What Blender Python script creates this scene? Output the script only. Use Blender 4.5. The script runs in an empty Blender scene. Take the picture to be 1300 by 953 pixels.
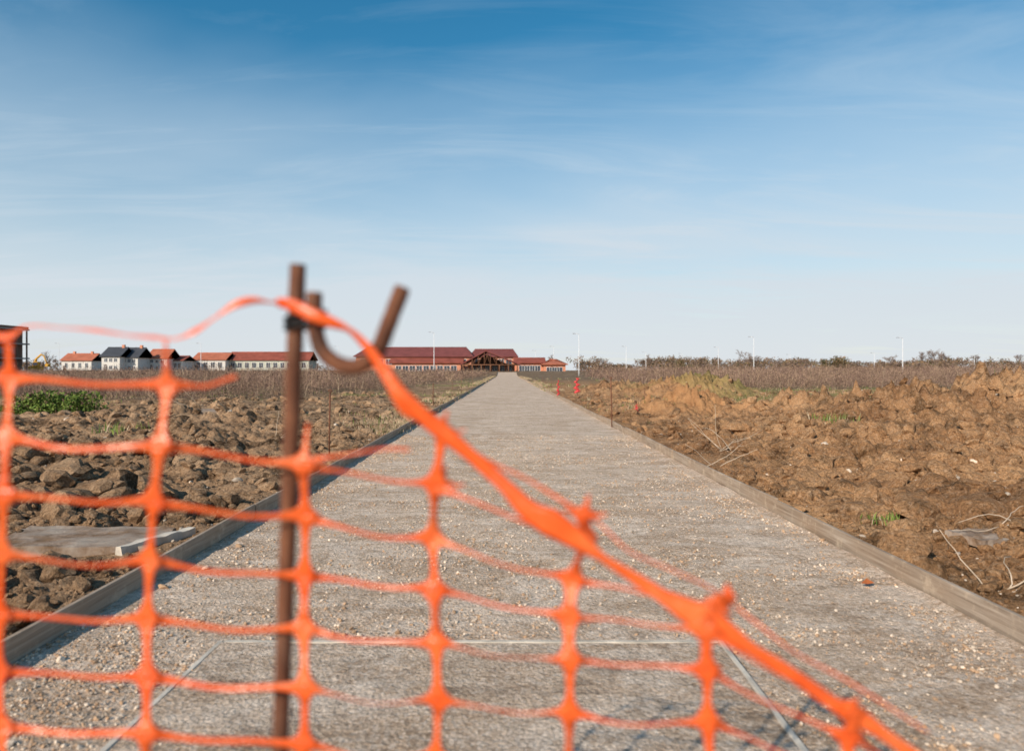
import bpy, bmesh, math, random
import numpy as np
from mathutils import Vector, Matrix
random.seed(7); rng=np.random.default_rng(11)
S=bpy.context.scene
H=1.3; F=903.0
def at(px,py,d): # point at distance d whose bearing was measured on the photograph
    return Vector(((px-650)/F*d, d, H-(py-470)/F*d))
# ---------------------------------------------------------------- noise
def hsh(ix,iy,seed):
    a=(ix.astype(np.int64)*374761393+iy.astype(np.int64)*668265263+seed*1442695041)&0xffffffff
    a=((a^(a>>13))*1274126177)&0xffffffff
    a=((a^(a>>16))*2246822519)&0xffffffff
    a=a^(a>>15)
    return (a&0xffffff)/float(0xffffff)
def vn(x,y,s):
    ix=np.floor(x);iy=np.floor(y);fx=x-ix;fy=y-iy
    fx=fx*fx*(3-2*fx);fy=fy*fy*(3-2*fy)
    a=hsh(ix,iy,s);b=hsh(ix+1,iy,s);c=hsh(ix,iy+1,s);d=hsh(ix+1,iy+1,s)
    return a+(b-a)*fx+(c-a)*fy+(a-b-c+d)*fx*fy
def fbm(x,y,o,s,g=.5):
    t=0;am=1;n=0
    for i in range(o):
        t=t+am*vn(x*2**i+i*17.3,y*2**i-i*9.1,s+i);n+=am;am*=g
    return t/n
def ridged(x,y,o,s,g=.55):
    t=0;am=1;n=0
    for i in range(o):
        t=t+am*(1-np.abs(2*vn(x*2.1**i+i*7.3,y*2.1**i-i*3.1,s+i)-1));n+=am;am*=g
    return t/n
def voro(x,y,s):
    ix=np.floor(x);iy=np.floor(y)
    f1=np.full(x.shape,9.0);f2=np.full(x.shape,9.0);r=np.zeros(x.shape)
    for dx in(-1,0,1):
        for dy in(-1,0,1):
            cx=ix+dx;cy=iy+dy
            px=cx+hsh(cx,cy,s);py=cy+hsh(cx,cy,s+5)
            d=np.hypot(px-x,py-y)
            m=d<f1
            f2=np.where(m,f1,np.minimum(f2,d));r=np.where(m,hsh(cx,cy,s+9),r);f1=np.where(m,d,f1)
    return f1,f2,r
def sm(a,b,x):
    t=np.clip((x-a)/(b-a),0,1);return t*t*(3-2*t)
DR=-0.0078; XL=-2.17; XR=2.42
def xl(y):return XL+DR*y
def xr(y):return XR+DR*y
def rise(y):return 1.1*sm(150,190,y)
MOUNDS=[(8.9,16.6,1.3,1.3,.50),(10.9,17.4,1.4,1.3,.70),(12.6,18.2,1.5,1.4,.66),(8.0,18.8,1.5,1.3,.40),(15.5,19.5,2.6,2.0,.72),(14.0,15.5,2.0,1.4,.30),(7.2,15.6,1.1,1.0,.22),
 (4.7,20.3,1.1,.9,.50),(5.9,21.5,.9,.8,.30),(9.3,36,2.6,2.4,.80),(6.0,40,1.8,2.6,.5),(5.2,14.2,1.1,.9,.14),(6.9,11.6,1.4,1.2,.18),(5.2,8.8,.8,.8,.14),
 (-12,40,3,3,.3),(-5.4,12.5,1.5,1.2,.14),(-8,17,1.8,1.3,.2),(3.6,5.0,.35,.3,.10)]
def height(x,y):
    er=x-(xr(y)+.03); el=(xl(y)-.03)-x
    e=np.maximum(er,el)
    right=er>0
    near=sm(0.0,.7,e); far=1-.8*sm(22,60,y)
    h=-.03+.05*sm(0,.1,e)
    wx=x+.4*(fbm(x*1.3,y*1.3,3,77)-.5)+.10*(fbm(x*7,y*7,2,79)-.5); wy=y+.4*(fbm(x*1.3,y*1.3,3,78)-.5)+.10*(fbm(x*7,y*7,2,80)-.5)
    big=fbm(x*.35,y*.35,3,3)-.5
    f1,f2,r=voro(wx*1.9,wy*1.9,21)
    c1=np.clip(1-f1*1.35,0,1)**.7*r**1.5
    g1,g2,q=voro(wx*4.6,wy*4.6,31)
    c2=np.clip(1-g1*1.3,0,1)**.8*q**2
    k1,k2,p=voro(wx*11,wy*11,41)
    c3=np.clip(1-k1*1.2,0,1)**.8*p**2
    mid=fbm(x*1.1,y*1.1,4,13)-.5
    rg=ridged(x*1.6,y*1.6,5,151)-.5
    patch=sm(.38,.6,fbm(x*.28,y*.28,2,55))
    amp=np.where(right,.35+.65*sm(.6,3,e),.75)*(.4+.8*patch)
    h=h+near*far*(.16*big+.20*mid*amp+.22*rg*amp+.14*c1*amp+.11*c2*amp+.05*c3+.08*(fbm(x*7,y*7,4,133,.6)-.5))
    h=h-np.where(right,0,.07)*sm(.1,.9,e)*(1-sm(2.2,3.6,e))*near
    mm=0
    for i,(mx,my,sx,sy,mh) in enumerate(MOUNDS):
        g=np.exp(-(((x-mx)/sx)**2+((y-my)/sy)**2)**1.3)
        mm=mm+mh*g
    mm=np.minimum(mm,.92-.25*np.exp(-np.clip(mm,0,2)*2))
    rug=ridged(x*1.1,y*1.1,5,91)
    h=h+near*mm*(.30+1.1*rug)+ near*np.clip(mm,0,.6)*(.5*(c1-.2)+.5*(c2-.1))
    h=np.where(e<0,-.03,h)
    bed=np.exp(-(((x+3.15)/.75)**4+((y-5.35)/.5)**4))
    h=h*(1-bed*.9)
    und=(fbm(x*.02,y*.02,2,5)-.5)*.5*sm(60,150,y)*sm(3,20,e)
    return h+rise(y)+und
def vegmask(x,y):
    n=fbm(x*.25,y*.25,3,61)-.5
    L=sm(27,30,y+n*8)*sm(-0.8,.8,-x-(6.3+3.6*np.exp(-np.maximum(y-30,0)/25))+n*2.5)
    R=sm(42,50,y+n*14)*sm(-1.5,1.5,x-(6.0+.07*y)+n*4)
    return np.maximum(L,R)
# ---------------------------------------------------------------- mesh helpers
def mesh_np(name,v,quads=None,tris=None,mats=(),smooth=False,midx=None):
    me=bpy.data.meshes.new(name)
    nq=0 if quads is None else len(quads);nt=0 if tris is None else len(tris)
    me.vertices.add(len(v));me.vertices.foreach_set("co",np.asarray(v,dtype=np.float32).ravel())
    li=[]
    if nq:li.append(np.asarray(quads).ravel())
    if nt:li.append(np.asarray(tris).ravel())
    li=np.concatenate(li).astype(np.int32)
    me.loops.add(len(li));me.loops.foreach_set("vertex_index",li)
    st=np.concatenate([np.arange(nq)*4,nq*4+np.arange(nt)*3]).astype(np.int32)
    tot=np.concatenate([np.full(nq,4),np.full(nt,3)]).astype(np.int32)
    me.polygons.add(nq+nt);me.polygons.foreach_set("loop_start",st);me.polygons.foreach_set("loop_total",tot)
    if midx is not None: me.polygons.foreach_set("material_index",np.asarray(midx,dtype=np.int32))
    me.polygons.foreach_set("use_smooth",np.full(nq+nt,smooth))
    for m in mats:me.materials.append(m)
    me.update(calc_edges=True);me.validate()
    o=bpy.data.objects.new(name,me);S.collection.objects.link(o);return o
def gridquads(nr,nc):
    i=np.arange((nr-1)*(nc-1));r=i//(nc-1);c=i%(nc-1);a=r*nc+c
    return np.stack([a,a+1,a+nc+1,a+nc],1)
def box(name,x0,x1,y0,y1,z0,z1,mat,parent=None,bevel=0):
    bm=bmesh.new();bmesh.ops.create_cube(bm,size=1)
    for v in bm.verts:
        v.co=Vector(((x0+x1)/2+v.co.x*(x1-x0),(y0+y1)/2+v.co.y*(y1-y0),(z0+z1)/2+v.co.z*(z1-z0)))
    if bevel:bmesh.ops.bevel(bm,geom=bm.edges[:],offset=bevel,segments=2,affect='EDGES')
    me=bpy.data.meshes.new(name);bm.to_mesh(me);bm.free();me.materials.append(mat)
    o=bpy.data.objects.new(name,me);S.collection.objects.link(o)
    if parent:o.parent=parent
    return o
def poly(name,verts,faces,mat,parent=None):
    me=bpy.data.meshes.new(name);me.from_pydata([tuple(v) for v in verts],[],faces);me.materials.append(mat);me.update()
    o=bpy.data.objects.new(name,me);S.collection.objects.link(o)
    if parent:o.parent=parent
    return o
def empty(name):
    o=bpy.data.objects.new(name,None);S.collection.objects.link(o);return o
def tube(name,pts,rad,mat,parent=None,seg=12,jit=0):
    pts=[Vector(p) for p in pts];n=len(pts);V=[];Fc=[]
    rads=rad if isinstance(rad,(list,tuple)) else [rad]*n
    up=Vector((0,1,0))
    for i,p in enumerate(pts):
        t=(pts[min(i+1,n-1)]-pts[max(i-1,0)]).normalized()
        a=up-t*up.dot(t)
        if a.length<.05:a=Vector((1,0,0))-t*t.x
        a.normalize();b=t.cross(a)
        for k in range(seg):
            an=2*math.pi*k/seg
            rr=rads[i]*(1+jit*(random.random()-.5))
            V.append(p+(a*math.cos(an)+b*math.sin(an))*rr)
    for i in range(n-1):
        for k in range(seg):
            k2=(k+1)%seg
            Fc.append((i*seg+k,i*seg+k2,(i+1)*seg+k2,(i+1)*seg+k))
    Fc.append(tuple(range(seg))[::-1]);Fc.append(tuple((n-1)*seg+k for k in range(seg)))
    o=poly(name,V,Fc,mat,parent)
    for p in o.data.polygons:p.use_smooth=len(p.vertices)==4
    return o
def catmull(P,n):
    P=[Vector(p) if len(p)==3 else p for p in P];out=[]
    Q=[P[0]*2-P[1]]+P+[P[-1]*2-P[-2]]
    for i in range(1,len(Q)-2):
        for k in range(n):
            t=k/n;a,b,c,d=Q[i-1],Q[i],Q[i+1],Q[i+2]
            out.append(.5*((2*b)+(c-a)*t+(2*a-5*b+4*c-d)*t*t+(3*b-a-3*c+d)*t**3))
    out.append(P[-1]);return out
# ---------------------------------------------------------------- materials
def mat(name,rough=.9,spec=.2):
    m=bpy.data.materials.new(name);m.use_nodes=True;nt=m.node_tree
    b=nt.nodes["Principled BSDF"];b.inputs["Roughness"].default_value=rough
    b.inputs["Specular IOR Level"].default_value=spec
    return m,nt,b
class N:
    def __init__(s,nt):
        s.nt=nt;s.co=nt.nodes.new("ShaderNodeTexCoord").outputs["Object"]
    def map(s,scale,loc=(0,0,0)):
        n=s.nt.nodes.new("ShaderNodeMapping");n.inputs["Scale"].default_value=scale;n.inputs["Location"].default_value=loc
        s.nt.links.new(s.co,n.inputs[0]);return n.outputs[0]
    def noise(s,sc,det=6,rough=.6,vec=None,dist=0):
        n=s.nt.nodes.new("ShaderNodeTexNoise");n.inputs["Scale"].default_value=sc;n.inputs["Detail"].default_value=det
        n.inputs["Roughness"].default_value=rough;n.inputs["Distortion"].default_value=dist
        s.nt.links.new(vec or s.co,n.inputs["Vector"]);return n.outputs["Fac"]
    def vor(s,sc,vec=None,feat='F1',out="Distance"):
        n=s.nt.nodes.new("ShaderNodeTexVoronoi");n.inputs["Scale"].default_value=sc;n.feature=feat
        s.nt.links.new(vec or s.co,n.inputs["Vector"]);return n.outputs[out]
    def ramp(s,f,stops):
        n=s.nt.nodes.new("ShaderNodeValToRGB");e=n.color_ramp.elements
        while len(e)<len(stops):e.new(.5)
        for k,(p,c) in enumerate(stops):
            e[k].position=p;e[k].color=(*c,1) if not isinstance(c,(int,float)) else (c,c,c,1)
        s.nt.links.new(f,n.inputs[0]);return n.outputs[0]
    def mix(s,f,a,b,mode='MIX'):
        n=s.nt.nodes.new("ShaderNodeMix");n.data_type='RGBA';n.blend_type=mode
        for idx,v in((0,f),(6,a),(7,b)):
            if isinstance(v,(int,float)):n.inputs[idx].default_value=v
            elif isinstance(v,tuple):n.inputs[idx].default_value=(*v,1)
            else:s.nt.links.new(v,n.inputs[idx])
        return n.outputs[2]
    def math(s,op,a,b=0.0):
        n=s.nt.nodes.new("ShaderNodeMath");n.operation=op
        for i,v in enumerate((a,b)):
            if isinstance(v,(int,float)):n.inputs[i].default_value=v
            else:s.nt.links.new(v,n.inputs[i])
        return n.outputs[0]
    def attr(s,name):
        n=s.nt.nodes.new("ShaderNodeAttribute");n.attribute_name=name;return n.outputs["Fac"]
    def bump(s,h,strength,dist,prev=None):
        n=s.nt.nodes.new("ShaderNodeBump");n.inputs["Strength"].default_value=strength;n.inputs["Distance"].default_value=dist
        s.nt.links.new(h,n.inputs["Height"])
        if prev:s.nt.links.new(prev,n.inputs["Normal"])
        return n.outputs[0]
    def col(s,c,b):s.nt.links.new(c,b.inputs["Base Color"])
    def nrm(s,c,b):s.nt.links.new(c,b.inputs["Normal"])
def simple(name,c,rough=.8,var=.25,sc=3,bump=0,spec=.2):
    m,nt,b=mat(name,rough,spec);n=N(nt)
    f=n.noise(sc,5,.6)
    lo=tuple(x*(1-var) for x in c);hi=tuple(min(1,x*(1+var)) for x in c)
    n.col(n.ramp(f,[(.3,lo),(.7,hi)]),b)
    if bump:n.nrm(n.bump(n.noise(sc*6,4),.6,bump),b)
    return m
def soil_mat(name,attrs=True):
    m,nt,b=mat(name,1,.05);n=N(nt)
    A=n.ramp(n.noise(.55,7,.70),[(.30,(.20,.100,.049)),(.46,(.40,.215,.104)),(.62,(.58,.335,.170)),(.8,(.68,.45,.26))])
    Bc=n.ramp(n.noise(.8,7,.70),[(.32,(.17,.100,.055)),(.5,(.38,.235,.135)),(.72,(.58,.39,.24))])
    sx=nt.nodes.new("ShaderNodeSeparateXYZ");nt.links.new(n.co,sx.inputs[0])
    side=n.ramp(n.math('ADD',n.math('MULTIPLY',sx.outputs[0],.05),.5),[(.42,0),(.62,1)])
    c=n.mix(side,Bc,A)
    damp=n.ramp(n.noise(1.6,7,.72),[(.38,.38),(.50,1.0)])
    c=n.mix(1.0,c,damp,'MULTIPLY')
    c=n.mix(n.ramp(n.noise(22,4,.7),[(.5,0),(.75,.5)]),c,(.70,.52,.36))
    c=n.mix(.85,c,n.ramp(n.noise(48,3,.7),[(.35,.45),(.6,1.15)]),'MULTIPLY')
    if attrs:
        v=n.attr("veg")
        g=n.ramp(n.noise(.6,7,.7),[(.3,(.10,.066,.042)),(.5,(.20,.14,.09)),(.7,(.30,.22,.145))])
        c=n.mix(v,c,g)
        gr=n.ramp(n.noise(1.3,6,.75),[(.35,(.18,.18,.06)),(.65,(.32,.27,.12))])
        c=n.mix(n.attr("green"),c,gr)
        c=n.mix(n.math('MULTIPLY',n.attr("orange"),.8),c,n.ramp(n.noise(3,6,.7),[(.3,(.36,.17,.075)),(.7,(.62,.34,.155))]))
    n.col(c,b)
    h=n.noise(14,8,.72);h2=n.noise(70,4,.7)
    n.nrm(n.bump(h2,.6,.012,n.bump(h,1,.07)),b)
    return m
M_soil=soil_mat("soil");M_clod=soil_mat("clod_soil",False)
# ---------------------------------------------------------------- ground
xs=[0,.6,1.2,1.7,2.0]
x=2.0
while x<11:x+=.026;xs.append(x)
st=.026
while x<2500:
    st=max(st,(x-10)*.045+.026);x+=st;xs.append(x)
xs=np.array(xs);xs=np.concatenate([-xs[::-1],xs[1:]])
ys=[-40,-25,-15,-10,-7,-5,-3,-2,-1,0,.5,1,1.4,1.7,2.0];y=2.0
while y<13:y+=.028;ys.append(y)
while y<60:y+=.028+.007*(y-13);ys.append(y)
while y<3500:y+=.35+.03*(y-60);ys.append(y)
ys=np.array(ys)
X,Y=np.meshgrid(xs,ys)
Z=height(X,Y)
ground=mesh_np("ground",np.stack([X.ravel(),Y.ravel(),Z.ravel()],1),quads=gridquads(len(ys),len(xs)),mats=[M_soil],smooth=True)
vm=vegmask(X,Y)
pale=sm(50,110,Y)
def addattr(o,name,val):
    a=o.data.attributes.new(name,'FLOAT','POINT');a.data.foreach_set("value",np.asarray(val,dtype=np.float32).ravel())
addattr(ground,"veg",np.clip(np.maximum(vm,pale),0,1))
gn=fbm(X*.3,Y*.3,4,66)
green=sm(.5,.6,gn)*sm(20,26,Y)*(1-sm(60,90,Y))*.8*(X>2.6)*sm(5,8,X)+sm(.5,.62,gn)*sm(26,32,Y)*(X<-2.6)*(1-sm(100,140,Y))*.7*(1-vm)
addattr(ground,"green",np.clip(green,0,1))
og=np.exp(-(((X-4.9)/2.2)**2+((Y-20.6)/1.8)**2)**1.5)+.5*np.exp(-(((X-8)/3)**2+((Y-34)/4)**2)**1.5)
addattr(ground,"orange",np.clip(og,0,1))
# ---------------------------------------------------------------- path
def gravel_mat(name,k=1.0,wet=0):
    m,nt,b=mat(name,.95,.05);n=N(nt)
    s=lambda c:tuple(min(.95,v*k) for v in c)
    base=n.ramp(n.noise(.6,10,.76),[(.34,s((.46,.310,.205))),(.5,s((.67,.495,.360))),(.64,s((.80,.630,.485)))])
    tr=n.noise(1,9,.76,n.map((1.0,1.9,1)),1.0)
    base=n.mix(n.ramp(tr,[(.47,0),(.56,.75)]),base,s((.89,.735,.60)))
    tr2=n.noise(1,9,.78,n.map((1.5,3.0,1),(3,7,0)),1.0)
    base=n.mix(n.ramp(tr2,[(.49,0),(.58,.75)]),base,s((.38,.245,.150)))
    tr3=n.noise(1,9,.75,n.map((1.6,6.0,1),(9,2,0)),.6)
    base=n.mix(n.ramp(tr3,[(.52,0),(.62,.35)]),base,s((.44,.305,.20)))
    sp=n.vor(60,None,'F1',"Color")
    base=n.mix(.40,base,n.ramp(sp,[(0,(.20,.13,.08)),(.5,(.62,.47,.34)),(1,(.95,.84,.72))]))
    base=n.mix(.75,base,n.ramp(n.noise(130,3,.7),[(.3,.5),(.6,1.15)]),'MULTIPLY')
    base=n.mix(.6,base,n.ramp(n.noise(22,6,.8),[(.35,.55),(.6,1.18)]),'MULTIPLY')
    if wet:base=n.mix(n.ramp(n.noise(2.4,8,.75,n.map((1,2,1),(2.3,1.1,0))),[(.36,.65),(.46,0)]),base,(.16,.11,.075))
    n.col(base,b)
    rib=n.noise(1,6,.65,n.map((1.8,4.0,1)),.6)
    n.nrm(n.bump(n.vor(55),.6,.010,n.bump(n.noise(26,7,.8),.7,.022,n.bump(rib,.3,.04))),b)
    return m
M_path=gravel_mat("compacted_gravel")
pu=np.linspace(0,1,170)
py=[-40,-20,-8,-3,0,1,1.6];y=1.6
while y<14:y+=.033;py.append(y)
while y<176:y+=.05+.02*(y-13);py.append(y)
py=np.array(py);U,PY=np.meshgrid(pu,py)
PX=xl(PY)+.004+U*(XR-XL-.008)
rz=(fbm(PX*2.4,PY*4.5,4,101)-.5)*.016*sm(1.8,3,PY)*(.3+fbm(PX*.7,PY*.4,2,102))+(fbm(PX*9,PY*9,3,103)-.5)*.014+(fbm(PX*.6,PY*.5,2,8)-.5)*.03
edge=np.minimum(U,1-U)*(XR-XL)
PZ=rz*sm(0,.1,edge)+.006+ .02*(1-sm(0,.25,edge))*fbm(PX*3,PY*3,2,109)+rise(PY)
path=mesh_np("gravel_path",np.stack([PX.ravel(),PY.ravel(),PZ.ravel()],1),quads=gridquads(len(py),len(pu)),mats=[M_path],smooth=True)
def pathz(x,y):
    return .006+(fbm(x*.6,y*.5,2,8)-.5)*.03
# ---------------------------------------------------------------- boards
m,nt,b=mat("weathered_timber",.85,.2);n=N(nt)
gr=n.noise(1,7,.65,n.map((2,1.2,38)),.8)
c=n.ramp(gr,[(.3,(.19,.14,.10)),(.5,(.34,.265,.20)),(.72,(.50,.41,.325))])
c=n.mix(n.ramp(n.noise(1.1,4),[(.4,0),(.7,.6)]),c,(.34,.225,.14))
c=n.mix(n.ramp(n.noise(7,6,.75),[(.52,0),(.68,.75)]),c,(.56,.44,.32))
n.col(c,b);n.nrm(n.bump(gr,.5,.006),b);M_wood=m
M_peg=simple("peg_timber",(.22,.16,.11),.9,.4,8)
def boards(name,side):
    par=empty(name)
    y=-6.0;k=0;fx=xl if side<0 else xr
    while y<172:
        L=4.2 if y<60 else 12
        L*=random.uniform(.93,1.03);y1=y+L-.006
        o0=random.uniform(-.012,.012);o1=random.uniform(-.012,.012);t0=.134+random.uniform(-.012,.012);t1=.134+random.uniform(-.012,.012)
        ns=12;V=[];Fc=[]
        w0=random.uniform(-.01,.01)
        for i in range(ns+1):
            t=i/ns;yy=y+(y1-y)*t
            off=o0+(o1-o0)*t+w0*math.sin(t*math.pi);tp=t0+(t1-t0)*t+.004*math.sin(t*5+k)+float(rise(np.array(yy)))
            x0=fx(yy)+off;xo=x0+side*.028
            base=float(rise(np.array(yy)))-.08
            lean=side*random.uniform(0,.0015)
            V+=[(x0,yy,base),(x0+lean,yy,tp-.003),(x0+side*.003,yy,tp),(xo-side*.003,yy,tp),(xo,yy,tp-.003),(xo,yy,base)]
            if i:
                a=(i-1)*6;bq=i*6
                for j in range(5):Fc.append((a+j,a+j+1,bq+j+1,bq+j))
        Fc.append((0,1,2,3,4,5));Fc.append(tuple(ns*6+j for j in range(6))[::-1])
        poly(f"board_{k}",V,Fc,M_wood,par)
        if y<60:
            for yy in (y+.12,y+L*.5):
                xx=fx(yy)+side*.052
                box(f"peg_{k}_{yy:.0f}",xx-.02,xx+.02,yy-.02,yy+.02,-.1,.095,M_peg,par,.003)
        y+=L;k+=1
boards("timber_path_edging",-1);boards("timber_path_edging",1)
# ---------------------------------------------------------------- scatter of lumps (clods, gravel)
def ico(sub):
    bm=bmesh.new();bmesh.ops.create_icosphere(bm,subdivisions=sub,radius=1)
    bm.verts.ensure_lookup_table()
    v=np.array([p.co[:] for p in bm.verts]);f=np.array([[q.index for q in p.verts] for p in bm.faces]);bm.free();return v,f
def protos(sub,n,amp,sd):
    out=[];r=np.random.default_rng(sd);v,f=ico(sub)
    for i in range(n):
        w=v.copy()
        for k in range(9):
            nn=r.normal(size=3);nn/=np.linalg.norm(nn);c=r.uniform(.45,.9)
            dd=w@nn;w=w-np.clip(dd-c,0,None)[:,None]*nn*.9
        w*= (1+amp*(r.random(len(v))-.5))[:,None]
        w*=r.uniform(.7,1.2,3)
        out.append(w)
    return out,f
def scatter(name,P,R,prot,f,mats,midx=None,flat=.75,smooth=False):
    n=len(P);nv=len(prot[0]);pid=rng.integers(0,len(prot),n);PR=np.array(prot)
    a=rng.uniform(0,6.283,n);ca,sa=np.cos(a),np.sin(a)
    v=PR[pid]*R[:,None,None]
    v[:,:,2]*=flat
    tx=rng.uniform(-.4,.4,n)[:,None];v[:,:,2]+=v[:,:,0]*tx
    xx=v[:,:,0]*ca[:,None]-v[:,:,1]*sa[:,None];yy=v[:,:,0]*sa[:,None]+v[:,:,1]*ca[:,None]
    v=np.stack([xx,yy,v[:,:,2]],2)+P[:,None,:]
    tr=(f[None]+(np.arange(n)*nv)[:,None,None]).reshape(-1,3)
    mi=None if midx is None else np.repeat(midx,len(f))
    return mesh_np(name,v.reshape(-1,3),tris=tr,mats=mats,smooth=smooth,midx=mi)
def clodpts(n,y0,y1,side,r0,r1,spread,pw=2.6):
    y=y0*np.exp(rng.random(n)*math.log(y1/y0))
    e=.06+rng.random(n)**1.15*(spread*y+1.5)
    x=np.where(side<0,xl(y)-.05-e,xr(y)+.05+e)
    dens=fbm(x*.7,y*.7,3,55);k=rng.random(n)<sm(.36,.62,dens)*.9+.1
    k&=~((np.abs(x+3.15)<.6)&(np.abs(y-5.35)<.36))
    x,y=x[k],y[k]
    r=r0+(r1-r0)*rng.random(len(x))**pw
    r=np.where(np.hypot((x-11.5)/4,(y-17.5)/2.5)<1,np.minimum(r,.12),r)
    r=r*np.clip(.55+ .75*np.minimum(np.abs(x-np.where(x<0,xl(y),xr(y))),1.2),.4,1.2)
    z=height(x,y)+r*.10
    return np.stack([x,y,z],1),r
pr2,f2=protos(2,14,.30,3);pr1,f1_=protos(1,14,.34,4);pr3,f3=protos(3,6,.12,9)
for nm,side in(("soil_clods",-1),("soil_clods",1)):
    a,r=clodpts(9000,2.3,14,side,.012,.11,.62,5.5)
    a2,r2=clodpts(6500,6,36,side,.025,.19,.72,5)
    scatter(nm,np.concatenate([a,a2]),np.concatenate([r,r2]),pr2,f2,[M_clod])
    a,r=clodpts(42000,2.2,17,side,.004,.026,.6,2.5);scatter("soil_crumbs",a,r,pr1,f1_,[M_clod])
M_stone=simple("pale_stone",(.66,.54,.42),.85,.35,9,.004)
M_stone2=simple("grey_stone",(.42,.35,.28),.85,.35,9,.004)
M_stone3=simple("brown_stone",(.46,.30,.185),.85,.35,9,.004)
a,r=clodpts(1200,2.4,25,1,.01,.05,.6,5);a2,r2=clodpts(1200,2.4,25,-1,.01,.05,.5,5)
scatter("field_stones",np.concatenate([a,a2]),np.concatenate([r,r2]),pr2,f2,[M_stone,M_stone2],rng.integers(0,2,len(a)+len(a2)))
n_=65000
y=2.0*np.exp(rng.random(n_)**1.1*math.log(7.0));u=rng.random(n_)
edgeb=rng.random(n_)<.28
u=np.where(edgeb,np.where(rng.random(n_)<.6,rng.random(n_)**2*.14,1-rng.random(n_)**2*.08),u)
x=xl(y)+.02+u*(XR-XL-.04)
k=rng.random(n_)<sm(.40,.58,fbm(x*1.6,y*2.2,4,120))*.85+.15
x,y=x[k],y[k]
r=.0024+.009*rng.random(len(x))**6+.0014*y/4
big=rng.random(len(x))<.01;r=np.where(big,r+.011*rng.random(len(x)),r)
Pg=np.stack([x,y,pathz(x,y)+r*.2+.002],1)
pr0,f0=protos(1,10,.3,6)
scatter("path_gravel",Pg,r,pr0,f0,[M_stone,M_stone2,M_stone3],rng.choice([0,0,1,2,2,2],len(x)))
L=[(-2.0,5.2,.03),(-1.93,5.05,.022),(-1.98,4.6,.028),(-2.06,4.2,.03),(-1.85,4.35,.018),(-2.0,3.7,.025),(-1.8,3.5,.02),(-1.95,6.3,.03),(-2.0,3.15,.035)]
scatter("loose_stones",np.array([(a,b_,.02) for a,b_,c in L]),np.array([c for a,b_,c in L]),pr2,f2,[M_stone,M_stone3],rng.integers(0,2,len(L)))
def P2(px,py,z=0):
    d=(H-z)*F/(py-470);return (px-650)/F*d,d
rx,ry=P2(1148,700,.1)
scatter("rock",np.array([(rx,ry,.12)]),np.array([.17]),pr3,f3,[M_clod],flat=.85)
rx,ry=P2(1175,725,.05)
scatter("rock",np.array([(rx,ry,.05)]),np.array([.11]),pr3,f3,[M_clod])
rx,ry=P2(808,522,.1)
scatter("pale_boulder",np.array([(rx-.1,ry,.1)]),np.array([.14]),pr3,f3,[M_stone],flat=1.2)
# slabs
M_conc=simple("concrete",(.54,.48,.40),.9,.35,6,.006)
m,nt,b=mat("muddy_concrete",.9,.1);n=N(nt)
c=n.ramp(n.noise(3,7,.7),[(.4,(.20,.125,.075)),(.52,(.31,.235,.18)),(.7,(.40,.34,.28))])
n.col(c,b);n.nrm(n.bump(n.noise(25,5,.7),.7,.012),b);M_concd=m
def slab(name,cx,cy,w,l,t,rot,z,mt,tilt=0):
    bm=bmesh.new();bmesh.ops.create_cube(bm,size=1);bmesh.ops.scale(bm,vec=(w,l,t),verts=bm.verts)
    bmesh.ops.subdivide_edges(bm,edges=[e for e in bm.edges if e.calc_length()>.2],cuts=10,use_grid_fill=True)
    for v in bm.verts:v.co+=Vector([random.uniform(-.007,.007) for _ in range(3)])
    me=bpy.data.meshes.new(name);bm.to_mesh(me);bm.free();me.materials.append(mt)
    o=bpy.data.objects.new(name,me);o.location=(cx,cy,z);o.rotation_euler=(tilt,math.radians(2),rot);S.collection.objects.link(o);return o
slab("concrete_slab",-3.2,5.35,1.1,.6,.07,.12,.02,M_concd,.02)
slab("concrete_slab",-2.64,5.3,.06,.62,.07,-.45,.03,M_conc,.02)
hz=float(height(np.array([3.35]),np.array([5.05]))[0])
slab("concrete_slab",3.35,5.05,.40,.28,.05,.3,hz+.01,M_concd,.05)
hz=float(height(np.array([-7.4]),np.array([17.]))[0])
slab("concrete_slab",-7.4,17,.9,.5,.1,.2,hz+.04,M_concd,.05)
par=empty("concrete_pad_frame")
box("edge_far",-1.36,.97,3.338,3.368,-.02,.026,M_conc,par,.004)
box("edge_left",-1.39,-1.362,1.5,3.368,-.02,.024,M_conc,par,.004)
box("edge_right",.972,1.0,1.5,3.368,-.02,.024,M_conc,par,.004)
gx=np.linspace(-1.361,.971,90);gy=np.linspace(1.5,3.337,80);GX,GY=np.meshgrid(gx,gy)
GZ=pathz(GX,GY)*.3+.020+(fbm(GX*7,GY*7,3,140)-.5)*.014
pad=mesh_np("surface",np.stack([GX.ravel(),GY.ravel(),GZ.ravel()],1),quads=gridquads(80,90),mats=[gravel_mat("pad_gravel",.90,1)],smooth=True);pad.parent=par
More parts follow.
